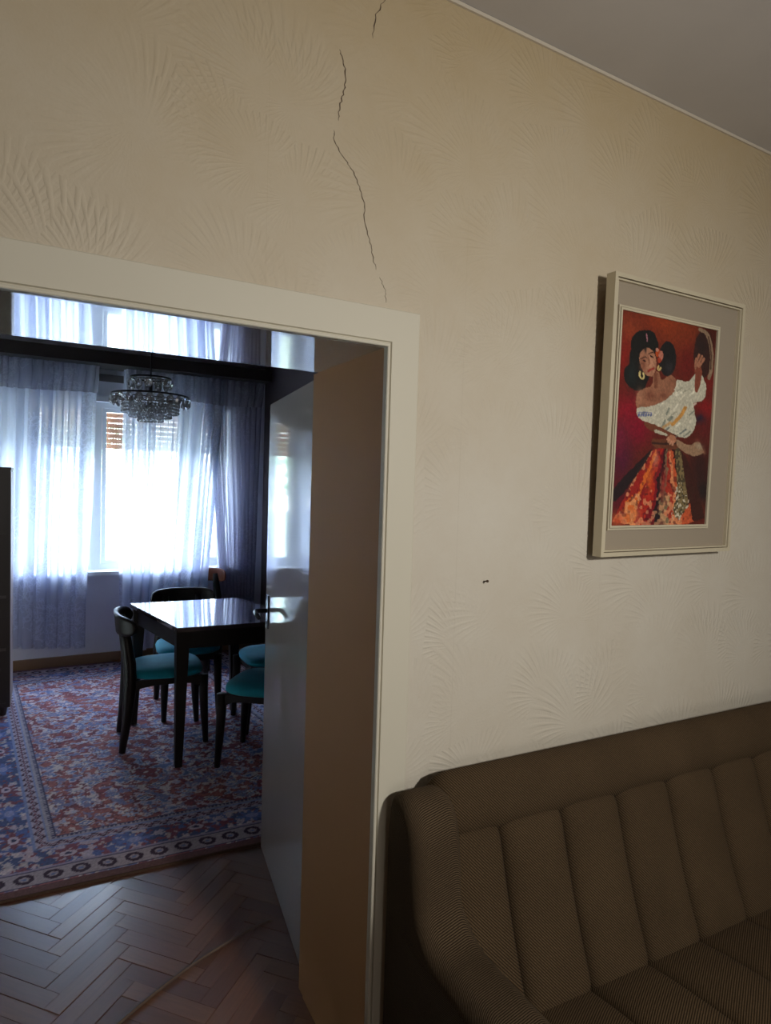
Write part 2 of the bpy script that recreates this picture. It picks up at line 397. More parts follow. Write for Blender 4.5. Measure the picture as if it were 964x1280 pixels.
# ------------------------------------------------------------------ doorway: casings, linings
def casing(name, x0, x1, z0, z1, vertical):
    """flat board with a bead and groove on the opening side"""
    bm = bmesh.new()
    if vertical:   # opening is at x0
        pts = [(x0, W0-.002), (x0, W0-.019), (x0+.002, W0-.021), (x0+.006, W0-.021), (x0+.008, W0-.019), (x0+.008, W0-.012), (x0+.0115, W0-.012), (x0+.0135, W0-.017), (x1-.002, W0-.016), (x1, W0-.013), (x1, W0+.001)]
        prism(bm, pts, z0, z1, 'z')
    else:          # opening is at z0
        pts = [(W0-.002, z0), (W0-.019, z0), (W0-.021, z0+.002), (W0-.021, z0+.006), (W0-.019, z0+.008), (W0-.012, z0+.008), (W0-.012, z0+.0115), (W0-.017, z0+.0135), (W0-.016, z1-.002), (W0-.013, z1), (W0+.001, z1)]
        prism(bm, pts, x0, x1, 'x')
    return fin(bm, name, CASING, kind=S)
prof_ = [(0, -.002), (0, -.019), (.002, -.021), (.006, -.021), (.008, -.019), (.008, -.012), (.0115, -.012), (.0135, -.017), (.0895, -.014), (.0917, -.012), (.0917, .001)]
bm = bmesh.new()
st = [[bm.verts.new(p) for p in q] for q in ([(J+d, W0+y, 0) for d, y in prof_], [(J+d, W0+y, H+d) for d, y in prof_], [(OL-d, W0+y, H+d) for d, y in prof_], [(OL-d, W0+y, 0) for d, y in prof_])]
for A, B in zip(st, st[1:]):
    for i in range(len(prof_)): k = (i+1) % len(prof_); bm.faces.new((A[i], A[k], B[k], B[i]))
bm.faces.new(st[0]); bm.faces.new(st[-1][::-1]); fin(bm, 'trim_2', CASING, kind=S)
bm = bmesh.new(); box_bm(bm, J+.003, J+.03, W1+.0145, W1+.055, 0, H); fin(bm, 'trim_3', LINING, kind=S)   # rebate where the leaf hangs
bm = bmesh.new(); box_bm(bm, J, J+.013, W0-.001, W1+.014, 0, H); fin(bm, 'trim_4', LINING, kind=S)   # right lining
bm = bmesh.new(); box_bm(bm, OL, J+.013, W0-.001, W1+.014, H, H+.013); fin(bm, 'trim_5', SOFFIT, kind=S)  # head lining
bm = bmesh.new(); box_bm(bm, OL-.013, OL, W0, W1+.014, 0, H); fin(bm, 'trim_6', LINING, kind=S)
# casing on the dining side
bm = bmesh.new(); box_bm(bm, J+.012, J+.10, W1, W1+.03, 0, H+.1); box_bm(bm, OL-.09, J+.012, W1, W1+.03, H+.013, H+.1); fin(bm, 'trim_7', LINING, kind=S)

# wall crack : a jagged dark split in the paper
def crack(pts, wid):
    bm = bmesh.new(); P = []
    for (a, b) in zip(pts, pts[1:]):
        for t in range(6):
            u = t/6; x = a[0]+(b[0]-a[0])*u; z = a[1]+(b[1]-a[1])*u
            P.append((x+random.uniform(-.0028, .0028), z))
    P.append(pts[-1]); prev = None
    for i, (x, z) in enumerate(P):
        ww = wid*(.35+.65*random.random())*min(1, i/4+.15, (len(P)-1-i)/4+.15)
        cur = [bm.verts.new((x-ww/2, W0-.0008, z)), bm.verts.new((x+ww/2, W0-.0008, z)), bm.verts.new((x, W0+.001, z))]
        if prev:
            bm.faces.new((prev[0], cur[0], cur[1], prev[1])); bm.faces.new((prev[1], cur[1], cur[2], prev[2])); bm.faces.new((prev[2], cur[2], cur[0], prev[0]))
        prev = cur
    return fin(bm, 'crack', CRACK, wall_front)
crack([(.579, 2.575), (.590, 2.55), (.597, 2.514), (.590, 2.48), (.581, 2.448), (.580, 2.42)], .0032)
crack([(.571, 2.395), (.571, 2.375), (.590, 2.345), (.617, 2.322), (.630, 2.30), (.648, 2.262), (.655, 2.21), (.667, 2.173), (.676, 2.14), (.686, 2.108)], .0024)
crack([(.697, 2.092), (.712, 2.065), (.716, 2.035)], .0016)
crack([(.69, 2.79), (.687, 2.725), (.668, 2.685), (.661, 2.63)], .0028)

# ------------------------------------------------------------------ door leaf (opens into the dining room)
hx, hy, fx, fy = .7165+.02, 1.772, .8342+.005, 2.577
Ld = math.hypot(fx-hx, fy-hy); ang = math.atan2(fy-hy, fx-hx)
door = empty('door_1', (hx, hy, 0), ang, kind=S)   # local x runs along the leaf; +y is the side seen from the near room
box('door_leaf', 0, Ld, -.034, 0, .008, H-.004, DOORP, door, bev=.003)
hd = empty('door_handle', (0, 0, 0)); hd.parent = door
box('back_plate', Ld-.068, Ld-.030, 0, .005, .98, 1.12, STEELK, hd, bev=.002)
bm = bmesh.new(); tube(bm, [(Ld-.049, .002, 1.055), (Ld-.049, .040, 1.055), (Ld-.052, .052, 1.055), (Ld-.064, .056, 1.054), (Ld-.10, .057, 1.050), (Ld-.145, .055, 1.046)], [.009, .009, .0095, .010, .009, .008], 10)
fin(bm, 'lever', STEELK, hd, True)
bm = bmesh.new(); tube(bm, [(Ld-.049, .004, 1.005), (Ld-.049, .008, 1.005)], .007, 10); fin(bm, 'keyhole_rose', STEELK, hd)
for z in (.25, 1.7):
    bm = bmesh.new(); tube(bm, [(-.008, -.012, z), (-.008, -.012, z+.09)], .007, 8); fin(bm, 'hinge', STEELK, door)

# ------------------------------------------------------------------ windows of the dining room
def window(idx, x0, x1, nslat=9, zs=1.815):
    wroot = empty('window_%d' % idx, ((x0+x1)/2, YF+.05, WZ0), kind=S)
    ox, oy, oz = (x0+x1)/2, YF+.05, WZ0
    def b(name, a0, a1, c0, c1, d0, d1, M, **k): return box(name, a0-ox, a1-ox, c0-oy, c1-oy, d0-oz, d1-oz, M, wroot, **k)
    t = .045
    bm = bmesh.new()
    for q in ((x0, x0+t, WZ0, WZ1), (x1-t, x1, WZ0, WZ1), (x0+t, x1-t, WZ0, WZ0+t), (x0+t, x1-t, WZ1-t, WZ1)):
        box_bm(bm, q[0]-ox, q[1]-ox, 0, .06, q[2]-oz, q[3]-oz)
    fin(bm, 'window_frame', WINW, wroot, bev=.004)
    i0, i1 = x0+t+.004, x1-t-.004; s = .034
    bm = bmesh.new()
    for q in ((i0, i0+s, WZ0+t, WZ1-t), (i1-s, i1, WZ0+t, WZ1-t), (i0+s, i1-s, WZ0+t, WZ0+t+s), (i0+s, i1-s, WZ1-t-s, WZ1-t)):
        box_bm(bm, q[0]-ox, q[1]-ox, .012, .05, q[2]-oz, q[3]-oz)
    sash = fin(bm, 'sash', WINW, wroot, bev=.004)
    pn = b('pane', i0+s-.005, i1-s+.005, YF+.08, YF+.084, WZ0+t+s-.005, WZ1-t-s+.005, GLASS); pn.parent = sash
    z = WZ1-.03; k = 0; p = .045
    while z-p > zs:
        bm = bmesh.new(); box_bm(bm, x0+.02-ox, x1-.02-ox, .12, .130, z-p+.006-oz, z-oz)
        x = x0+.03
        while x < x1-.03:
            box_bm(bm, x-ox, x+.011-ox, .121, .129, z-p-oz-.0005, z-p+.0065-oz); x += .022
        fin(bm, 'shutter_slat', SHUT, wroot); z -= p; k += 1
window(1, -1.10, -.27); window(2, -.12, .345); window(3, .385, 1.15); window(5, 1.18, 1.50)
# reveal posts between the windows, and the sill board
box('trim_8', -.27, -.12, YF+.02, YF+.12, WZ0, WZ1, WINW, kind=S); box('trim_12', 1.15, 1.18, YF+.03, YF+.12, WZ0, WZ1, WINW, kind=S); box('trim_9', .345, .385, YF+.03, YF+.12, WZ0, WZ1, WINW, kind=S)
box('window_sill', WX0-.03, WX1+.03, YF-.10, YF+.05, WZ0-.035, WZ0-.002, WINW, bev=.006, kind=S)
box('trim_10', WX0, WX1, YF-.012, YF+.001, WZ1+.0, WZ1+.045, WINW, kind=S)
# small dark vent panel above the middle window
box('trim_11', .40, .60, YF-.012, YF+.001, 2.40, 2.46, plain('grey_strip', (.16, .15, .15, 1)), kind=S)
# pelmet board
pel = box('pelmet', -1.35, 1.80, 5.50, 5.815, 2.50, 2.60, PELM, bev=.005)
tag(pel, 'dark wooden curtain pelmet running above the dining room windows', 'pelmet')

# unseen near-room window, added as a setting for the fill light
rw = empty('window_4', (.6, NB-.1, 1.5), kind=S)
bm = bmesh.new()
for q in ((-.8, -.73, -.65, .7), (.73, .8, -.65, .7), (-.8, .8, -.65, -.58), (-.8, .8, .63, .7)): box_bm(bm, q[0], q[1], -.03, .03, q[2], q[3])
fin(bm, 'window_frame', WINW, rw)
fin((lambda b_: (box_bm(b_, -.73, .73, -.004, .004, -.58, .63), b_)[1])(bmesh.new()), 'pane', mat('frosted_pane', (.7, .7, .68, 1), .5), rw)

# ------------------------------------------------------------------ curtains
def curtain(name, x0, x1, xb0, xb1, z1, z0, y, folds, amp, M, parent=None, seed=1, omega=.35, hemwave=.02, yflare=0.0, nz=40, kink=None):
    rd = random.Random(seed); n_ = folds*10; nz_ = nz
    ph = [rd.uniform(-.5, .5) for _ in range(folds+3)]; am = [rd.uniform(.45, 1.25) for _ in range(folds+3)]
    bm = bmesh.new(); G = []
    for j in range(nz_+1):
        t = j/nz_; row = []
        for i in range(n_+1):
            u = i/n_; fo = u*folds; k = int(fo); fr = fo-k
            a = am[k]*(1-fr)+am[k+1]*fr; pp = ph[k]*(1-fr)+ph[k+1]*fr
            th = 2*math.pi*fo+pp*2+.5*math.sin(t*4+seed+u*5)*t
            xa = x0+(x1-x0)*u; xb = xb0+(xb1-xb0)*u; x = xa*(1-t)+xb*t
            if kink: x += kink(u, t)
            wd = (x1-x0)/folds
            x += omega*wd*math.sin(2*th)*.5*a
            yy = y+amp*a*math.cos(th)*(.55+.45*t)+.004*math.sin(th*3+t*9)+yflare*t
            z = z1+(z0-z1)*t
            if j == nz_: z += hemwave*math.sin(u*9+seed)
            row.append(bm.verts.new((x, yy, z)))
        G.append(row)
    for j in range(nz_):
        for i in range(n_): bm.faces.new((G[j][i], G[j+1][i], G[j+1][i+1], G[j][i+1]))
    return fin(bm, name, M, parent, True)
cl = empty('lace_curtain', (-.2, 5.68, 0), label='sheer white lace curtain on the left, its right edge beside the bare pane', cat='curtain')
def loc(o, root): o.location = -Vector(root.location); return o
loc(curtain('curtain_cloth', -1.3, .372, -1.3, .31, 2.497, .20, 5.68, 17, .030, SHEER, cl, 2, .5), cl)
loc(curtain('valance', -1.3, .385, -1.3, .37, 2.497, 2.27, 5.635, 22, .020, VALM, cl, 5, .3, .008, nz=8), cl)
cr = empty('lace_curtain', (1.1, 5.68, 0), label='sheer white lace curtain on the right, bunched and darker at its right end', cat='curtain')
def kinkr(u, t): return 0
loc(curtain('curtain_cloth', .585, 1.44, .575, 1.26, 2.497, .13, 5.68, 9, .030, SHEER, cr, 9, .55), cr)
loc(curtain('curtain_cloth', 1.25, 1.78, 1.46, 1.72, 2.497, .14, 5.70, 10, .030, SHEER2, cr, 13, .5), cr)
loc(curtain('valance', .59, 1.785, .60, 1.765, 2.497, 2.27, 5.635, 18, .020, VALM, cr, 17, .3, .008, nz=8), cr)

# ------------------------------------------------------------------ rug (slightly skewed on the floor)
def vnoise(shape, cell, seed):
    r = np.random.RandomState(seed); h, w_ = shape; gh, gw = int(h/cell)+3, int(w_/cell)+3
    g_ = r.rand(gh, gw); y = np.arange(h)/cell; x = np.arange(w_)/cell
    yi = y.astype(int); xi = x.astype(int); fy_ = (y-yi); fx_ = (x-xi); fy_ = fy_*fy_*(3-2*fy_); fx_ = fx_*fx_*(3-2*fx_)
    A = g_[yi][:, xi]; B = g_[yi][:, xi+1]; C = g_[yi+1][:, xi]; D = g_[yi+1][:, xi+1]
    fx_ = fx_[None, :]; fy_ = fy_[:, None]
    return (A*(1-fx_)+B*fx_)*(1-fy_)+(C*(1-fx_)+D*fx_)*fy_
def grid_mesh(name, nx, ny, fn, colors, M, thick=None):
    """fn(a(0..1), b(0..1)) arrays -> Nx3 ; closed with a back layer when thick is given"""
    a, b = np.meshgrid(np.linspace(0, 1, nx), np.linspace(0, 1, ny)); P = fn(a.ravel(), b.ravel())
    idx = np.arange(nx*ny).reshape(ny, nx)
    F = np.stack([idx[:-1, :-1], idx[:-1, 1:], idx[1:, 1:], idx[1:, :-1]], -1).reshape(-1, 4)
    me = bpy.data.meshes.new(name); me.vertices.add(len(P)); me.vertices.foreach_set('co', P.ravel())
    me.loops.add(F.size); me.loops.foreach_set('vertex_index', F.ravel())
    me.polygons.add(len(F)); me.polygons.foreach_set('loop_start', np.arange(0, F.size, 4)); me.polygons.foreach_set('loop_total', np.full(len(F), 4))
    me.update(); at_ = me.color_attributes.new('pattern', 'FLOAT_COLOR', 'POINT')
    c4 = np.ones((len(P), 4)); c4[:, :3] = colors.reshape(-1, 3); at_.data.foreach_set('color', c4.ravel())
    return link(name, me, M)
RW, RL = 2.10, 3.12; cell = .0065
nx, ny = int(RW/cell), int(RL/cell)
aa, bb = np.meshgrid(np.linspace(0, RW, nx), np.linspace(0, RL, ny))
def sl(r, g, b_): return np.array(lin((r/255, g/255, b_/255)))
col = np.zeros((ny, nx, 3)); 
def put(mask, c, k=1.0): col[mask] = col[mask]*(1-k)+np.array(c)*k
red, navy, blue, lilac, cream_, wine, lblue = sl(156, 84, 74), sl(48, 50, 84), sl(84, 108, 162), sl(178, 166, 180), sl(194, 186, 182), sl(96, 52, 60), sl(136, 156, 190)
def warped(cx_, sy, seed, amt=3.0):
    # mirrored, warped noise to make leafy motifs
    h_, w_ = ny, nx
    n1 = vnoise((h_, w_), cx_, seed); n2 = vnoise((h_, w_), cx_*.45, seed+1); n3 = vnoise((h_, w_), cx_*.22, seed+2)
    return n1*.5+n2*.33+n3*.17
f1, f2, f3, f4 = warped(7.5, 1, 3), warped(6, 1, 20), warped(22, 1, 41), warped(5, 1, 77)
# field
col[:] = red
put(f3 > .56, sl(128, 50, 56), .8); 
m_ = np.abs(f1-.5) < .035; put(m_, wine, .8)
m_ = f1 > .565; put(m_, lilac, .9); put(f1 > .64, lblue, .9); put(f1 > .69, blue)
m_ = f2 < .40; put(m_, sl(126, 116, 150), .9); put(f2 < .32, blue, .7); put((f2 < .415) & (f2 > .40), cream_, .9)
put(f4 > .66, cream_, .9)
# lozenges on a lattice
for (ci, cj) in [(i, j) for i in range(20) for j in range(20)]:
    ca, cb = .52+ci*.19+(cj % 2)*.095, .46+cj*.13
    d = np.abs(aa-ca)/.045+np.abs(bb-cb)/.026
    if (ci*7+cj*5) % 3 == 0:
        put(d < 1.25, wine); put(d < 1.0, cream_); put(d < .72, blue); put(d < .3, cream_)
    elif (ci*7+cj*5) % 3 == 1:
        th = np.arctan2(bb-cb, aa-ca); rr = np.hypot(aa-ca, (bb-cb)*1.3); pet = .028*(1+.35*np.cos(6*th))
        put(rr < pet*1.2, wine, .8); put(rr < pet, lblue); put(rr < pet*.55, cream_); put(rr < pet*.28, red)
# distance from the nearest edge decides the border bands
e = np.minimum(np.minimum(aa, RW-aa), np.minimum(bb*1.0, RL-bb)); side = (np.minimum(aa, RW-aa) < np.minimum(bb, RL-bb))
t_ = np.where(side, bb, aa)   # coordinate along the border
inner = (e < .395)
def band(lo, hi): return (e >= lo) & (e < hi)
put(band(0, .035), sl(96, 62, 48)); put(band(.035, .045), wine)
def guard(lo, hi, ground, ink, per):
    mid = (lo+hi)/2; hw = (hi-lo)/2; put(band(lo, hi), ground)
    ph_ = (t_ % per)/per-.5
    d = np.abs(ph_*per)/(per*.36)+np.abs(e-mid)/(hw*.62)
    d2 = np.hypot(ph_*per/(per*.36), (e-mid)/(hw*.62))
    put(band(lo, hi) & (d2 < 1), ink); put(band(lo, hi) & (d2 < .5), ground); put(band(lo, hi) & (d2 < .25), blue)
    put(band(lo, lo+.006) | band(hi-.006, hi), navy)
guard(.05, .155, sl(150, 140, 150), sl(52, 32, 48), .10)
put(band(.155, .165), sl(140, 130, 160))
b1 = band(.165, .30); put(b1, sl(58, 78, 128))
put(b1 & (f3 > .55), sl(66, 96, 168), .9); put(b1 & (f2 > .60), sl(132, 60, 66), .9); put(b1 & (f1 > .60), lilac, .85); put(b1 & (f4 < .36), cream_, .7)
for q in range(24):
    cc = .42+q*.26
    d = np.hypot((t_-cc)/.075, (e-.232)/.05); th = np.arctan2(e-.232, t_-cc)
    s_ = d < .8+.25*np.cos(8*th)
    if q % 2: put(b1 & s_, sl(70, 104, 176)); put(b1 & (d < .4), sl(128, 140, 190))
    else: put(b1 & s_, sl(120, 60, 72)); put(b1 & (d < .45), lilac); put(b1 & (d < .2), navy)
# inner stripes: meander and narrow guard
b2 = band(.30, .365); put(b2, sl(158, 152, 172))
mw = .3325+.018*np.sin(t_*2*np.pi/.065); put(b2 & (np.abs(e-mw) < .0065), sl(70, 36, 58)); put(b2 & (np.abs(e-mw-.016*np.sign(.3325-mw)) < .004), sl(120, 60, 70))
put(band(.30, .307) | band(.358, .365), sl(110, 130, 180))
b3 = band(.365, .395); put(b3, sl(150, 146, 160)); put(b3 & (((t_ % .018) < .009) & (np.abs(e-.38) < .008)), sl(60, 56, 96)); put(band(.389, .395), navy)
# mute the wool, mix window light's lilac haze into it, then weave variation
gm_ = col.mean(-1, keepdims=True); col[:] = (gm_+(col-gm_)*.78)*np.array([1.08, 1.0, .93])
col *= 1.7
col[:] = col*.80+sl(150, 140, 176)*.16*(.5+col.mean(-1, keepdims=True))
col *= (.82+.36*np.random.RandomState(5).rand(ny, nx))[..., None]
C0 = np.array([-.30, 2.658]); EX = np.array([1.0, -.050]); EY = np.array([-.098, 1.0])
def rugfn(a, b_):
    z = .011+.0012*np.sin(a*37)*np.sin(b_*41)
    p = C0[None]+a[:, None]*RW*np.column_stack([np.ones(len(b_)), -.05*(1-b_)])+b_[:, None]*RL*EY[None]
    return np.column_stack([p, z])
rug = empty('persian_rug', (1.0, 4.0, 0), label='blue and red oriental rug with floral field under the dining table', cat='rug')
o = grid_mesh('pile', nx, ny, rugfn, col, RUGM); o.parent = rug; loc(o, rug)
bm = bmesh.new(); pts = [C0, C0+EX*RW, C0+np.array([RW, 0])+EY*RL, C0+EY*RL]
c_ = sum(pts)/4; pts = [tuple(c_+(p-c_)*1.003) for p in pts]
prism(bm, pts, .0005, .0095, 'z'); loc(fin(bm, 'backing', plain('rug_edge', (.10, .055, .035, 1), .95), rug, bev=.002), rug)

# cable on the parquet
cpts = chaikin([(.06, 1.80), (.203, 1.896), (.30, 1.955), (.407, 2.013), (.53, 2.062), (.643, 2.099), (.70, 2.112), (.755, 2.112), (.80, 2.10), (.835, 2.085)], 2)
bm = bmesh.new(); tube(bm, [(x, y, .0065) for x, y in cpts if x < .745], .0048, 8)
tag(fin(bm, 'floor_cable', CABLE, smooth=True), 'thin pale cable lying across the parquet towards the door', 'cable')

# tangle of cord at the baseboard
bm = bmesh.new(); rd = random.Random(4)
pts = [(.53+.33*i/60+.05*math.sin(i*.9), 5.70+.05*math.cos(i*1.3), .019+.035*abs(math.sin(i*.7))*(1-abs(i/60-.4))) for i in range(61)]
tube(bm, chaikin(pts, 1), .006, 6)
tag(fin(bm, 'cord_tangle', CORD, smooth=True), 'tangle of brown cord on the rug edge by the far baseboard', 'cord')

# ------------------------------------------------------------------ dining table
tab = empty('dining_table', (.95, 3.87, 0), label='dark wooden dining table with a polished reflective top', cat='table')
Q = [(.640, 3.478), (1.405, 3.435), (1.169, 4.239), (.487, 4.267)]
cq = (sum(p[0] for p in Q)/4, sum(p[1] for p in Q)/4)
def ins(k): return [(cq[0]+(x-cq[0])*k, cq[1]+(y-cq[1])*k) for x, y in Q]
bm = bmesh.new(); prism(bm, Q, .765, .79, 'z'); loc(fin(bm, 'table_top', [TABLET], tab, bev=.004), tab)
A_, B_ = ins(.93), ins(.88)
for k in range(4):
    p0, p1, q1, q0 = A_[k], A_[(k+1) % 4], B_[(k+1) % 4], B_[k]
    bm = bmesh.new(); prism(bm, [p0, p1, q1, q0], .665, .7645, 'z'); loc(fin(bm, 'apron', BLACKW, tab, bev=.002), tab)
E_ = ins(.93)
for k, (x, y) in enumerate(E_):
    dx, dy = (x-cq[0])*.05, (y-cq[1])*.05
    tx, ty = x-(x-cq[0])*.04, y-(y-cq[1])*.04
    bm = bmesh.new()
    def sq(cx__, cy__, z, r): return [bm.verts.new((cx__+a*r, cy__+b*r, z)) for a, b in ((-1, -1), (1, -1), (1, 1), (-1, 1))]
    r0 = sq(tx, ty, .7645, .033); r1 = sq(tx, ty, .64, .033); r2 = sq(x+dx*.2, y+dy*.2, .0135, .019)
    for Aq, Bq in ((r0, r1), (r1, r2)):
        for i in range(4): bm.faces.new((Aq[i], Aq[(i+1) % 4], Bq[(i+1) % 4], Bq[i]))
    bm.faces.new(r0); bm.faces.new(r2[::-1])
    loc(fin(bm, 'leg', BLACKW, tab, bev=.004), tab)

# ------------------------------------------------------------------ dining chairs. local: +x is forward, origin on the floor under the seat
def make_chair(name='dining_chair'):
    root = empty(name, (0, 0, 0))
    # seat pad
    bm = bmesh.new(); nr, ns = 7, 32; rings = []
    def outline(th):
        c_, s_ = math.cos(th), math.sin(th); e_ = 2/3.2
        x = .215*math.copysign(abs(c_)**e_, c_); y = (.205+.018*c_)*math.copysign(abs(s_)**e_, s_); return x, y
    prof = [(.93, .430), (.99, .438), (1.0, .452), (.97, .468), (.88, .479), (.6, .486), (.25, .487)]
    for k, z in prof: rings.append([bm.verts.new((outline(i*2*math.pi/ns)[0]*k, outline(i*2*math.pi/ns)[1]*k, z)) for i in range(ns)])
    for A, B in zip(rings, rings[1:]):
        for i in range(ns): bm.faces.new((A[i], A[(i+1) % ns], B[(i+1) % ns], B[i]))
    bm.faces.new(rings[0][::-1]); bm.faces.new(rings[-1])
    fin(bm, 'seat', TEAL, root, True)
    # seat rails, arched towards the legs
    for s in (-1, 1):
        bm = bmesh.new(); top = .429
        pts = [(-.205, top), (.200, top), (.200, .335), (.180, .362), (.14, .384), (.06, .392), (-.08, .392), (-.15, .382), (-.185, .355), (-.205, .325)]
        prism(bm, pts, s*.172-.010, s*.172+.010, 'y'); fin(bm, 'side_rail', BLACKW, root, bev=.003)
    for x in (-.188, .178):
        bm = bmesh.new(); box_bm(bm, x-.010, x+.010, -.160, .160, .385, .428); fin(bm, 'cross_rail', BLACKW, root, bev=.003)
    # front legs
    for s in (-1, 1):
        bm = bmesh.new(); tube(bm, [(.205, s*.168, .425), (.205, s*.170, .33), (.212, s*.172, .18), (.222, s*.175, .0150)], [.028, .027, .023, .016], 12)
        fin(bm, 'leg', BLACKW, root, True)
        # rear leg continues up as back post
        bm = bmesh.new()
        tube(bm, [(-.245, s*.168, .0165), (-.222, s*.165, .20), (-.205, s*.163, .40), (-.208, s*.150, .52), (-.228, s*.128, .66), (-.246, s*.113, .757)], [.018, .027, .036, .034, .029, .022], 12)
        fin(bm, 'rear_leg', BLACKW, root, True)
    # curved crescent backrest
    bm = bmesh.new(); P, Qb = [], []
    nn = 28
    for i in range(nn+1):
        u = i/nn*2-1; ya = .215*math.sin(u*1.25)/math.sin(1.25); xa = -.275+.095*(abs(u)**2.1)
        hh = .052*math.sqrt(max(0, 1-abs(u)**5))+.006; zc = .742+.006*(1-u*u)
        nxv = Vector((1, .0, 0)); tilt = .10
        P.append([(xa+.010+tilt*(-(k/6*2-1)*hh), ya*(1-.0), zc+(k/6*2-1)*hh) for k in range(7)])
        Qb.append([(xa-.010+tilt*(-(k/6*2-1)*hh), ya*1.03, zc+(k/6*2-1)*hh) for k in range(7)])
    grid_closed(bm, P, Qb); fin(bm, 'backrest', BLACKW, root, True, 0)
    return root
def copy_tree(o, parent=None):
    c_ = o.copy(); COL.objects.link(c_)
    if parent: c_.parent = parent
    for ch in list(o.children): copy_tree(ch, c_)
    return c_
chairs = [  # x, y, facing angle (deg), label
    (.655, 3.955, -3, 'dark wooden dining chair with teal seat at the left side of the table'),
    (.875, 4.405, -92, 'dark wooden dining chair with teal seat behind the table, its back towards the windows'),
    (1.345, 3.94, 178, 'dark wooden dining chair with teal seat tucked in at the right side of the table'),
    (1.13, 3.395, 141, 'dark wooden dining chair with teal seat nearest the open door, cut off by its edge'),
    (1.145, 5.465, -117, 'wooden dining chair with red-brown backrest half hidden behind the lace curtain'),
]
c0 = make_chair()
allc = []
for i, (x, y, a, lb) in enumerate(chairs):
    allc.append(c0 if i == 0 else copy_tree(c0))
for r, (x, y, a, lb) in zip(allc, chairs):
    r.location = (x, y, 0); r.rotation_euler = (0, 0, math.radians(a)); tag(r, lb, 'chair', 'teal-seated dining chairs in the dining room')
for ch in allc[4].children:
    if ch.name.startswith('backrest'): ch.data = ch.data.copy(); ch.data.materials[0] = BROWNW; ch['label'] = 'red-brown curved backrest'

# ------------------------------------------------------------------ cabinet at the left edge
cab = empty('bookcase', (-.57, 4.88, 0), label='dark open bookcase standing at the left edge on the rug', cat='bookcase')
cx0, cx1, cy0, cy1, ct = -.38, .38, -.18, .19, 1.622
sp = box('side_panel', cx1-.022, cx1, cy0+.003, cy1, .07, ct, CABM, cab)
box('lit_side_face', cx1-.0004, cx1+.003, cy0+.006, cy1, .07, ct-.01, CABE, cab)  # pale sheet over the side panel, window light put into its colour
box('side_panel', cx0, cx0+.022, cy0, cy1, .07, ct, CABM, cab)
box('back_panel', cx0+.022, cx1-.022, cy0+.012, cy0+.022, .07, ct, CABM, cab)
box('top', cx0-.004, cx1+.004, cy0-.004, cy1, ct, ct+.018, CABM, cab, bev=.003)
for z in (.09, .453, .798, 1.20): box('shelf', cx0+.022, cx1-.022, cy0+.003, cy1, z-.009, z+.009, CABS if z in (.453, .798) else CABM, cab)
for x in (cx0+.05, cx1-.04):
    for y in (cy0+.04, cy1-.05):
        bm = bmesh.new(); tube(bm, [(x, y, .0125), (x, y, .07)], [.018, .028], 10); fin(bm, 'foot', CABM, cab)

# ------------------------------------------------------------------ chandelier
ch = empty('crystal_chandelier', (.545, 3.9, 2.05), label='crystal chandelier with stepped rings of glass drops hanging from the dining room ceiling', cat='chandelier')
bm = bmesh.new(); tube(bm, [(0, 0, .13), (0, 0, .70)], .004, 8); fin(bm, 'cord', BLACKM, ch)
bm = bmesh.new(); tube(bm, [(0, 0, .70), (0, 0, .725), (0, 0, .749)], [.055, .05, .02], 20); fin(bm, 'ceiling_rose', BLACKM, ch, True)
def ring(bm, r, z, h, t_, n_=40):
    A = []
    for i in range(n_):
        c_, s_ = math.cos(i*2*math.pi/n_), math.sin(i*2*math.pi/n_)
        A.append([bm.verts.new((q*c_, q*s_, zz)) for q, zz in ((r, z), (r, z+h), (r-t_, z+h), (r-t_, z))])
    for i in range(n_):
        for k in range(4): bm.faces.new((A[i][k], A[(i+1) % n_][k], A[(i+1) % n_][(k+1) % 4], A[i][(k+1) % 4]))
rims = []
for r, z in ((.215, .022), (.115, .125)):
    bm = bmesh.new(); ring(bm, r, z, .010, .008); 
    for k in range(4): tube(bm, [(0, 0, z+.005), ((r-.004)*math.cos(k*math.pi/2), (r-.004)*math.sin(k*math.pi/2), z+.005)], .003, 6)
    rims.append(fin(bm, 'rim', BLACKM, ch))
bm = bmesh.new(); tube(bm, [(0, 0, -.09), (0, 0, .14)], .010, 10); fin(bm, 'stem', BLACKM, ch)
def gem_mesh(r, h, t_):
    bm = bmesh.new(); n_ = 8
    A = [bm.verts.new((0, r*math.cos(i*2*math.pi/n_+.39), h*math.sin(i*2*math.pi/n_+.39))) for i in range(n_)]
    B = [bm.verts.new((t_, .55*r*math.cos(i*2*math.pi/n_+.39), .55*h*math.sin(i*2*math.pi/n_+.39))) for i in range(n_)]
    C = [bm.verts.new((-t_, .55*r*math.cos(i*2*math.pi/n_+.39), .55*h*math.sin(i*2*math.pi/n_+.39))) for i in range(n_)]
    for i in range(n_):
        bm.faces.new((A[i], A[(i+1) % n_], B[(i+1) % n_], B[i])); bm.faces.new((A[(i+1) % n_], A[i], C[i], C[(i+1) % n_]))
    bm.faces.new(B); bm.faces.new(C[::-1]); bmesh.ops.recalc_face_normals(bm, faces=bm.faces)
    me = bpy.data.meshes.new('crystal'); bm.to_mesh(me); bm.free(); return me
gm = gem_mesh(.024, .030, .010); gm.materials.append(CRYST)
gm2 = gem_mesh(.024, .032, .010); gm2.materials.append(CRYST)
for r, z, k_, me, rim_ in ((.214, -.006, 24, gm, rims[0]), (.114, .092, 13, gm2, rims[1])):
    for i in range(k_):
        a = i*2*math.pi/k_+.1; o = bpy.data.objects.new('crystal', me); COL.objects.link(o); o.parent = rim_
        o.location = (r*math.cos(a), r*math.sin(a), z+random.uniform(-.003, .003)); o.rotation_euler = (random.uniform(-.1, .1), random.uniform(.0, .3), a+random.uniform(-.25, .25))
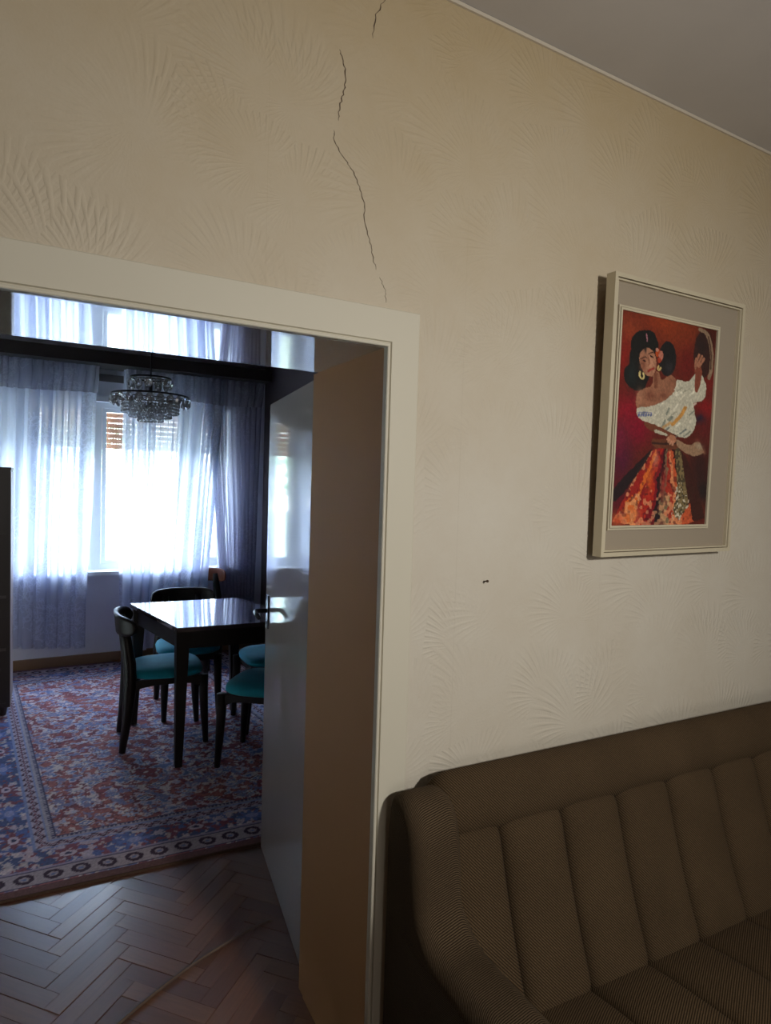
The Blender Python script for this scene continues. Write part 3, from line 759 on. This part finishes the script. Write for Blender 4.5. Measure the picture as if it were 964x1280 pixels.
# stepped bead tiers, one ring of small drops per tier row
for tr, z1, rows in ((.155, -.002, 4), (.115, -.026, 4), (.068, -.050, 4), (.03, -.07, 3)):
    bm = bmesh.new(); nb = int(2*math.pi*tr/.019)
    ring(bm, tr, z1, .004, .004, 32)
    for q in range(rows):
        for i in range(nb):
            a = (i+.5*(q % 2))*2*math.pi/nb; r = .0082
            bmesh.ops.create_icosphere(bm, subdivisions=1, radius=r, matrix=Matrix.Translation((tr*math.cos(a), tr*math.sin(a), z1-.010-q*.0185)) @ Matrix.Rotation(i*1.3, 4, 'Z') @ Matrix.Diagonal((1, 1, 1.15, 1)))
    fin(bm, 'bead_tier', CRYD if tr in (.118,) else CRYST, ch)

# ------------------------------------------------------------------ sofa
sofa = empty('sofa', (.747, 1.313, 0), math.radians(-1.8), label='dark brown corded fabric sofa with channelled back against the wallpapered wall', cat='sofa')
SL = 2.06; TA = .136      # length, arm thickness ; local +x to the right, -y towards the room
base_ = box('base', TA-.01, SL-TA+.01, -.86, -.06, .12, .30, CLOTHS, sofa, bev=.02)
for x in (.10, SL-.10):
    for y in (-.80, -.10):
        bm = bmesh.new(); tube(bm, [(x, y, 0), (x, y, .125)], [.016, .026], 12); fin(bm, 'leg', BLACKW, sofa, True)
def arm(x0, x1):
    pts = [(-.01, .10), (-.01, .50), (-.01, .835), (-.042, .866), (-.100, .860), (-.140, .805), (-.158, .71), (-.174, .62), (-.222, .578), (-.32, .580), (-.46, .590), (-.62, .598), (-.78, .602), (-.845, .58), (-.865, .52), (-.865, .30), (-.865, .10)]
    bm = bmesh.new(); rr = .038; us = [rr*(1-math.cos(k*math.pi/16)) for k in range(9)]; us = us+[x1-x0-u for u in us[::-1]]; nx_ = len(us)-1; rows = []; lay = bm.verts.layers.float.new('run')
    n_ = len(pts)
    # rounded across the thickness: inset outline near the two faces
    import itertools
    cen = []
    for i in range(n_):
        a = Vector(pts[i-1]); b = Vector(pts[i]); c_ = Vector(pts[(i+1) % n_])
        t1 = (b-a).normalized(); t2 = (c_-b).normalized(); n1 = Vector((t1.y, -t1.x)); n2 = Vector((t2.y, -t2.x)); nn_ = (n1+n2).normalized()
        cen.append(nn_)
    for k in range(nx_+1):
        x = x0+us[k]; e_ = min(x-x0, x1-x); ins_ = 0 if e_ >= rr else rr-math.sqrt(max(0, rr*rr-(rr-e_)**2))
        line = []
        for i in range(n_):
            b = Vector(pts[i]); o_ = b-cen[i]*ins_*(.15 if b.x > -.012 else 1.0)
            if b.y < .2: o_.y = b.y
            line.append((o_.x, o_.y))
        row = []; q0 = None; al = 0
        for q in chaikin(line, 2):
            if q0: al += math.hypot(q[0]-q0[0], q[1]-q0[1])
            q0 = q; vv = bm.verts.new((x, q[0], q[1])); vv[lay] = al; row.append(vv)
        rows.append(row)
    n_ = len(rows[0])
    for A, B in zip(rows, rows[1:]):
        for i in range(n_): bm.faces.new((A[i], A[(i+1) % n_], B[(i+1) % n_], B[i]))
    caps = [bm.faces.new(rows[0][::-1]), bm.faces.new(rows[-1])]
    bm.normal_update(); bmesh.ops.triangulate(bm, faces=caps, ngon_method='EAR_CLIP')
    bmesh.ops.recalc_face_normals(bm, faces=bm.faces)
    o = fin(bm, 'arm', CLOTHA, sofa, True)
    return o
arm(0, TA); arm(SL-TA, SL)
X0, X1 = TA+.001, SL-TA-.001
XB0, XB1 = TA-.04, SL-TA+.04
# bolster along the top of the back
bm = bmesh.new(); cs_ = chaikin([(-.012, .70), (-.012, .868), (-.035, .889), (-.075, .878), (-.108, .842), (-.124, .80), (-.122, .765), (-.105, .742), (-.06, .735)], 2, True)
P = []
nb = 80
rings = []
for i in range(nb+1):
    u = i/nb; x = XB0+(XB1-XB0)*u; e_ = min(x-XB0, XB1-x); k = 1 if e_ > .07 else .62+.38*math.sqrt(1-(1-e_/.07)**2)
    wob = 1+.012*math.sin(u*23)+.008*math.sin(u*51)
    rings.append([bm.verts.new((x, -.06+(y+.06)*(k if y < -.03 else 1)*(wob if y < -.06 else 1), .80+(z-.80)*k)) for y, z in cs_])
for A, B in zip(rings, rings[1:]):
    for i in range(len(cs_)): bm.faces.new((A[i], A[(i+1) % len(cs_)], B[(i+1) % len(cs_)], B[i]))
bm.faces.new(rings[0][::-1]); bm.faces.new(rings[-1]); fin(bm, 'bolster', CLOTH, sofa, True)
# channels of back and seat
def channel(name, xa, xb, path, bulge, th, M, hump=.5):
    pth = chaikin(path, 2); n_ = len(pth); m__ = 14; F1, F2 = [], []
    for i in range(n_):
        p = Vector(pth[i]); t = (Vector(pth[min(i+1, n_-1)])-Vector(pth[max(i-1, 0)])).normalized(); nv = Vector((-t.y, t.x))
        if nv.x > 0 and name == 'back_channel': nv = -nv
        if nv.y < 0 and name == 'seat_channel': nv = -nv
        s_ = i/(n_-1); endk = min(1, (min(s_, 1-s_)/.07))**.5 if min(s_, 1-s_) < .07 else 1
        r1, r2 = [], []
        for j in range(m__+1):
            v = j/m__*2-1; bl = bulge*(1-abs(v)**3.2)**.6*(.35+.65*endk)
            q = p+nv*bl; r1.append((xa+(xb-xa)*j/m__, q.x, q.y)); q = p-nv*th; r2.append((xa+(xb-xa)*j/m__, q.x, q.y))
        F1.append(r1); F2.append(r2)
    bm = bmesh.new(); grid_closed(bm, F1, F2); return fin(bm, name, M, sofa, True)
seams = [X0, .262, .463, .664, .866, 1.070, 1.272, 1.474, 1.676, 1.798, X1]
for a, b in zip(seams, seams[1:]):
    channel('back_channel', a+.0006-(.05 if a == X0 else 0), b-.0006, [(-.100, .758), (-.118, .735), (-.128, .70), (-.165, .58), (-.205, .47), (-.236, .40), (-.245, .37), (-.225, .345), (-.20, .335)], .024, .03, CLOTH)
    channel('seat_channel', a+.0006, b-.0006, [(-.20, .345), (-.25, .358), (-.35, .378), (-.55, .40), (-.75, .415), (-.83, .41), (-.868, .385), (-.875, .34), (-.872, .29)], .022, .03, CLOTHS)
bm = bmesh.new(); prism(bm, [(-.015, .30), (-.015, .74), (-.10, .74), (-.13, .62), (-.19, .42), (-.19, .30)], X0, X1, 'x'); fin(bm, 'back_frame', CLOTH, sofa)

# ------------------------------------------------------------------ nail
bm = bmesh.new(); tube(bm, [(0, .002, 0), (0, -.014, .003)], .0016, 8); tube(bm, [(0, -.014, .003), (0, -.016, .0034)], .0038, 10)
nl = fin(bm, 'nail', NAILM); nl.location = (1.040, W0, 1.348); tag(nl, 'small rusty nail sticking out of the wallpaper between doorway and picture', 'nail')

# ------------------------------------------------------------------ painting
fr = empty('framed_painting', (1.7165, 1.336, 1.818), label='framed oil painting of a dancer in white blouse and red skirt hanging on the wall', cat='picture')
fr.rotation_euler = (math.radians(.9), math.radians(-.35), 0)
hw, hh = .3045, .406; yf = -.064    # front plane, local y
def frame_ring(name, w0, h0, w1, h1, y0, y1, M, bev=.002):
    """rectangular ring of four mitred pieces"""
    for k in range(4):
        bm = bmesh.new()
        o_ = [(-w0, -h0), (w0, -h0), (w0, h0), (-w0, h0)]; i_ = [(-w1, -h1), (w1, -h1), (w1, h1), (-w1, h1)]
        prism(bm, [o_[k], o_[(k+1) % 4], i_[(k+1) % 4], i_[k]], y0, y1, 'y'); fin(bm, name, M, fr, bev=bev)
frame_ring('frame_rail', hw, hh, hw-.012, hh-.012, yf, yf+.032, GOLDF)
frame_ring('dark_fillet', hw-.012, hh-.012, hw-.0145, hh-.0145, yf+.008, yf+.03, DARKL, 0)
frame_ring('frame_lip', hw-.0145, hh-.0145, hw-.019, hh-.019, yf+.004, yf+.03, GOLDF, .001)
cw_, chh = .2195, .3115; ox_ = -.041; oz_ = -.004
def shifted(name, w0, h0, w1, h1, y0, y1, M, bev):
    for k in range(4):
        bm = bmesh.new()
        o_ = [(ox_-w0, oz_-h0), (ox_+w0, oz_-h0), (ox_+w0, oz_+h0), (ox_-w0, oz_+h0)]; i_ = [(ox_-w1, oz_-h1), (ox_+w1, oz_-h1), (ox_+w1, oz_+h1), (ox_-w1, oz_+h1)]
        prism(bm, [o_[k], o_[(k+1) % 4], i_[(k+1) % 4], i_[k]], y0, y1, 'y'); fin(bm, name, M, fr, bev=bev)
bm = bmesh.new(); box_bm(bm, -(hw-.019), hw-.019, yf+.014, yf+.028, -(hh-.019), hh-.019); fin(bm, 'linen_mat', LINEN, fr)
shifted('inner_fillet', cw_+.013, chh+.013, cw_+.008, chh+.008, yf+.008, yf+.016, GOLDF, .001)
shifted('inner_groove', cw_+.008, chh+.008, cw_+.0065, chh+.0065, yf+.012, yf+.016, DARKL, 0)
shifted('inner_rail', cw_+.0065, chh+.0065, cw_, chh, yf+.006, yf+.016, GOLDF, .001)
# canvas painted stroke by stroke on a fine mesh
PW, PH = 200, 290
py_, px_ = np.mgrid[0:PH, 0:PW]; U = px_/(PW-1); V = py_/(PH-1)
def T(x, y):
    """measured position -> canvas (u,v)"""
    yt = 65+(x-90)*115/507; v = (y-yt)/(1219-yt); xl = 90-55*v; xr = 597-67*v
    return ((x-xl)/(xr-xl), v)
rs = np.random.RandomState(11)
def nz2(c_, seed): return vnoise((PH, PW), c_, seed)
wu = (nz2(7, 1)-.5)*.014+(nz2(3, 2)-.5)*.010; wv_ = (nz2(7, 3)-.5)*.012+(nz2(3, 4)-.5)*.008
UU, VV = U+wu, V+wv_
img = np.zeros((PH, PW, 3))
def C(r, g, b_): return np.array([r, g, b_])/255.
def blob(x, y, rx, ry, c, k=1.0):
    u, v = T(x, y); d = ((UU-u)/(rx/500.))**2+((VV-v)/(ry/1100.))**2; a = np.exp(-d)*k; img[:] = img*(1-a[..., None])+c*a[..., None]
def inside(poly, X=None, Y=None):
    X = UU if X is None else X; Y = VV if Y is None else Y; m_ = np.zeros(X.shape, bool); n_ = len(poly)
    for i in range(n_):
        (x1, y1), (x2, y2) = poly[i], poly[(i+1) % n_]
        if y1 == y2: continue
        c_ = ((y1 > Y) != (y2 > Y)) & (X < (x2-x1)*(Y-y1)/(y2-y1)+x1); m_ ^= c_
    return m_
def poly(pts, c, k=1.0, sharp=True):
    q = chaikin([T(*p) for p in pts], 2, True); m_ = inside(q, *( (U+wu*.4, V+wv_*.4) if sharp else (UU, VV)))
    img[m_] = img[m_]*(1-k)+c*k; return m_
def ell(x, y, rx, ry, c, rot=0, k=1.0):
    u, v = T(x, y); dx = (U+wu*.3-u)*500; dy = (V+wv_*.3-v)*1100; cr_, sr = math.cos(rot), math.sin(rot)
    d = ((dx*cr_+dy*sr)/rx)**2+((-dx*sr+dy*cr_)/ry)**2; m_ = d < 1; img[m_] = img[m_]*(1-k)+c*k; return m_
def stroke(pts, wd, c, k=1.0):
    q = [T(*p) for p in chaikin(pts, 2)]; best = np.full(U.shape, 9.)
    for (a, b_) in zip(q, q[1:]):
        ax, ay, bx, by = a[0]*500, a[1]*1100, b_[0]*500, b_[1]*1100; X = (U+wu*.3)*500; Y = (V+wv_*.3)*1100
        L2 = (bx-ax)**2+(by-ay)**2+1e-6; t = np.clip(((X-ax)*(bx-ax)+(Y-ay)*(by-ay))/L2, 0, 1)
        best = np.minimum(best, np.hypot(X-ax-t*(bx-ax), Y-ay-t*(by-ay))/wd)
    m_ = best < 1; img[m_] = img[m_]*(1-k)+c*k
img[:] = C(92, 34, 26)
for a in [(330, 130, 150, 90, C(150, 58, 28)), (420, 230, 120, 120, C(128, 52, 28)), (130, 180, 60, 90, C(140, 60, 34)), (110, 330, 40, 120, C(130, 30, 24)), (120, 600, 80, 90, C(140, 22, 38)), (170, 700, 70, 90, C(128, 16, 40)), (90, 860, 60, 120, C(78, 22, 46)), (60, 1060, 60, 80, C(90, 16, 34)), (560, 220, 50, 120, C(70, 26, 22)), (430, 350, 60, 110, C(104, 28, 26)), (540, 590, 60, 60, C(134, 24, 30)), (530, 700, 50, 70, C(96, 28, 30)), (500, 900, 70, 120, C(52, 24, 24)), (560, 450, 30, 80, C(116, 30, 28)), (80, 740, 40, 90, C(110, 26, 50)), (520, 1030, 50, 80, C(38, 26, 28)), (500, 640, 30, 26, C(44, 30, 50))]: blob(*a)
# tambourine
ell(520, 300, 54, 132, C(58, 32, 30)); blob(510, 260, 34, 60, C(40, 32, 32), .8)
stroke([(500, 172), (540, 190), (562, 250), (570, 320), (565, 390), (552, 428)], 10, C(138, 112, 90)); stroke([(548, 210), (566, 290), (562, 380)], 4, C(84, 60, 48))
# hair
poly([(150, 190), (178, 172), (215, 170), (250, 180), (268, 215), (276, 270), (262, 320), (250, 370), (220, 440), (205, 480), (185, 492), (150, 488), (118, 460), (102, 420), (104, 370), (130, 350), (134, 290), (138, 230)], C(26, 26, 26))
ell(322, 322, 46, 92, C(30, 28, 30)); blob(330, 370, 20, 30, C(52, 50, 56), .7); blob(140, 400, 24, 60, C(34, 42, 42), .9)
# shoulders, neck, face
poly([(160, 580), (162, 520), (172, 495), (200, 478), (240, 470), (250, 430), (246, 400), (276, 380), (288, 440), (312, 420), (345, 405), (368, 430), (366, 490), (330, 540), (250, 580), (190, 590)], C(150, 100, 76))
blob(235, 520, 26, 26, C(116, 66, 50), .8); blob(300, 515, 24, 18, C(112, 64, 48), .7); blob(180, 520, 18, 40, C(170, 118, 92), .7); blob(345, 440, 20, 26, C(132, 84, 64), .7)
stroke([(262, 470), (262, 400)], 9, C(116, 66, 48), .8)
poly([(176, 300), (200, 268), (228, 262), (256, 290), (266, 340), (262, 380), (246, 412), (226, 418), (200, 396), (182, 350)], C(168, 116, 90))
blob(196, 350, 14, 44, C(124, 72, 54), .8); blob(240, 340, 12, 34, C(190, 138, 110), .6)
ell(202, 334, 9, 5, C(70, 38, 32), .3); ell(203, 334, 4, 4, C(30, 20, 20)); ell(240, 310, 10, 5, C(70, 38, 32), .3); ell(240, 310, 4, 4, C(30, 20, 20)); stroke([(184, 322), (204, 312), (216, 316)], 2.6, C(60, 32, 26)); stroke([(226, 296), (244, 286), (256, 292)], 2.6, C(60, 32, 26))
stroke([(222, 312), (230, 350), (222, 356)], 2.6, C(142, 90, 68)); stroke([(222, 386), (236, 378), (250, 374)], 4.5, C(150, 52, 46)); blob(210, 270, 8, 20, C(30, 26, 26), .9)
stroke([(214, 190), (218, 230)], 3, C(150, 100, 110))
poly([(176, 300), (190, 280), (214, 262), (226, 250), (200, 246), (170, 270), (168, 310)], C(28, 26, 26))
for a in ((272, 290, 12, 22, C(176, 70, 30)), (288, 306, 12, 26, C(180, 110, 92)), (280, 330, 10, 14, C(160, 60, 40)), (268, 274, 8, 10, C(190, 130, 110))): ell(*a)
stroke([(182, 392), (178, 412), (190, 430), (202, 418), (198, 398)], 4.5, C(200, 180, 120)); stroke([(276, 360), (270, 376), (280, 386), (286, 370)], 4, C(196, 170, 110))
# blouse
poly([(160, 590), (175, 578), (250, 574), (320, 536), (366, 490), (368, 425), (392, 440), (430, 448), (462, 420), (476, 392), (500, 390), (528, 440), (540, 480), (524, 552), (478, 548), (462, 560), (470, 610), (484, 660), (462, 715), (430, 748), (398, 742), (360, 724), (310, 700), (268, 716), (244, 704), (236, 660), (200, 652), (170, 630)], C(190, 184, 164))
rb = random.Random(3)
for _ in range(46):
    x = rb.uniform(200, 510); y = rb.uniform(450, 735); ln = rb.uniform(20, 70); a = math.radians(rb.uniform(110, 150))
    c_ = rb.choice([C(112, 118, 108), C(150, 146, 128), C(214, 206, 186), C(88, 98, 98), C(226, 220, 200)])
    u, v = T(x, y)
    q = chaikin([T(*p) for p in [(160, 590), (250, 574), (320, 536), (366, 490), (368, 425), (430, 448), (476, 392), (528, 440), (524, 552), (470, 556), (484, 660), (440, 745), (360, 724), (236, 660)]], 1, True)
    if inside(q, np.array([[u]]), np.array([[v]]))[0, 0]: stroke([(x, y), (x+ln*math.cos(a)*.7, y+ln*math.sin(a)*.6)], rb.uniform(3, 6), c_, .75)
stroke([(420, 580), (400, 620), (350, 672)], 9, C(196, 130, 50), .8); stroke([(340, 660), (300, 686)], 7, C(190, 140, 80), .7)
for x in range(176, 246, 12): ell(x, 618+(x-176)*.02, 5, 10, C(70, 80, 130), .2, .8)
stroke([(172, 604), (240, 606)], 3, C(96, 100, 140), .7)
# raised arm and hand
poly([(468, 488), (474, 430), (468, 384), (474, 352), (500, 352), (512, 384), (510, 430), (496, 480), (482, 510)], C(128, 66, 50))
for p in ([(474, 360), (484, 330), (496, 304)], [(484, 362), (500, 334), (512, 312)], [(494, 366), (512, 344), (524, 324)], [(476, 372), (474, 350), (482, 322)]): stroke(p, 6, C(162, 108, 84))
# lower arms, belt, sleeve, hand
poly([(196, 652), (240, 664), (300, 692), (352, 722), (350, 744), (296, 730), (240, 706), (204, 676)], C(112, 62, 44))
poly([(236, 742), (300, 752), (380, 748), (402, 772), (380, 806), (300, 804), (246, 792)], C(104, 58, 40)); stroke([(246, 770), (300, 776), (370, 770)], 6, C(60, 34, 28))
poly([(250, 692), (310, 716), (330, 728), (300, 732), (256, 716)], C(186, 178, 156))
poly([(366, 742), (404, 770), (440, 790), (486, 764), (506, 772), (512, 800), (528, 822), (500, 842), (440, 840), (400, 812), (374, 790)], C(150, 118, 92))
for a in ((500, 790, 20, 16, C(168, 150, 124)), (520, 820, 14, 14, C(140, 100, 76)), (490, 760, 16, 12, C(120, 60, 50))): blob(*a, .8)
ell(346, 752, 24, 24, C(168, 112, 84)); 
for p in ([(330, 740), (322, 752)], [(334, 752), (326, 764)], [(344, 762), (336, 774)], [(356, 766), (350, 780)]): stroke(p, 5, C(186, 132, 104))
# skirt
sk = chaikin([T(*p) for p in [(246, 796), (392, 806), (424, 850), (470, 960), (510, 1090), (536, 1219), (40, 1219), (70, 1140), (130, 1010), (190, 880)]], 1, True)
ms = inside(sk, U+wu*.4, V+wv_*.4)
au, av = T(318, 690); th = np.arctan2((UU-au)*500, (VV-av)*1100); tn = (th+.62)/1.0
pal = [C(50, 22, 26), C(196, 120, 84), C(150, 34, 30), C(206, 96, 40), C(136, 26, 30), C(170, 38, 28), C(120, 18, 30), C(34, 22, 28), C(120, 104, 76), C(160, 50, 36), C(212, 130, 86), C(190, 84, 50), C(60, 28, 24)]
nn_ = tn*len(pal)+(nz2(16, 31)-.5)*1.5+(nz2(4, 33)-.5)*.7; ii = np.clip(nn_.astype(int), 0, len(pal)-1)
img[ms] = np.array(pal)[ii][ms]
m2_ = ms & (nz2(6, 50)+(V-.9)*2.2 > .66) & (tn < .75); img[m2_] = img[m2_]*.35+C(226, 164, 116)*.65
m2_ = ms & (nz2(5, 60) > .76); img[m2_] = img[m2_]*.5+C(60, 20, 24)*.5
poly([(196, 850), (232, 806), (246, 800), (216, 860), (176, 930), (120, 1010), (56, 1100), (40, 1060), (60, 1000), (130, 920)], C(32, 24, 28), .92)
blob(230, 960, 20, 60, C(214, 110, 44), .7); blob(262, 860, 16, 46, C(206, 140, 108), .7); blob(300, 980, 18, 90, C(150, 22, 28), .7); blob(70, 1190, 40, 36, C(200, 90, 50), .8); blob(150, 1160, 34, 40, C(214, 130, 80), .8)
# sash
poly([(362, 790), (394, 806), (408, 900), (424, 1010), (440, 1110), (412, 1150), (372, 1190), (350, 1150), (376, 1050), (372, 920)], C(122, 104, 70))
mq = nz2(3, 70) > .56; q = inside(chaikin([T(*p) for p in [(362, 790), (394, 806), (408, 900), (424, 1010), (440, 1110), (412, 1150), (372, 1190), (350, 1150), (376, 1050), (372, 920)]], 1, True)) & mq; img[q] = C(70, 60, 44)
mq = nz2(3, 72) > .68; q = inside(chaikin([T(*p) for p in [(380, 960), (424, 1010), (446, 1110), (412, 1160), (360, 1200), (340, 1160)]], 1, True)) & mq; img[q] = C(196, 184, 160)
# brush texture
img *= (.90+.20*nz2(2.2, 90)+.10*(rs.rand(PH, PW)-.5))[..., None]
img = np.clip(img, 0, 1); li = np.where(img <= .04045, img/12.92, ((img+.055)/1.055)**2.4)*1.0
def canvfn(a, b_):
    return np.column_stack([ox_+(a*2-1)*(cw_+.001), np.full(a.shape, yf+.012), oz_+(1-2*b_)*(chh+.001)])
cv = grid_mesh('canvas', PW, PH, canvfn, np.clip(li, 0, 1), PAINTM); cv.parent = fr
box('backboard', -hw+.02, hw-.02, yf+.030, yf+.036, -hh+.02, hh-.02, BASEW, fr)
bm = bmesh.new(); tube(bm, [(0, yf+.036, .30), (0, -.008, .31), (0, .001, .31)], .003, 6); fin(bm, 'hanging_hook', NAILM, fr)

# ------------------------------------------------------------------ outside the window
box('ground', -30, 30, YF+.6, 60, -1.3, -1.2, GROUND, kind=S)
tr = empty('garden_tree', (.15, 13, -1.2), label='pale green garden tree beyond the dining room window', cat='tree')
bm = bmesh.new(); tube(bm, [(0, 0, 0), (.05, 0, 1), (0, .05, 2.2), (.1, 0, 3.2)], [.16, .12, .09, .05], 10); fin(bm, 'trunk', BARK, tr, True)
bm = bmesh.new(); rd = random.Random(8)
for _ in range(2600):
    r = rd.random()**.4*1.3; th = rd.uniform(0, 6.283); ph = math.acos(rd.uniform(-1, 1))
    p = Vector((r*math.sin(ph)*math.cos(th), r*math.sin(ph)*math.sin(th), 3.3+r*.8*math.cos(ph)))
    a = Vector((rd.gauss(0, 1), rd.gauss(0, 1), rd.gauss(0, 1))).normalized(); b_ = a.cross(Vector((0, 0, 1))).normalized()
    bm.faces.new([bm.verts.new(p+q) for q in (a*.07, b_*.035, -a*.07, -b_*.035)])
fin(bm, 'foliage', LEAF, tr, kind='stuff')
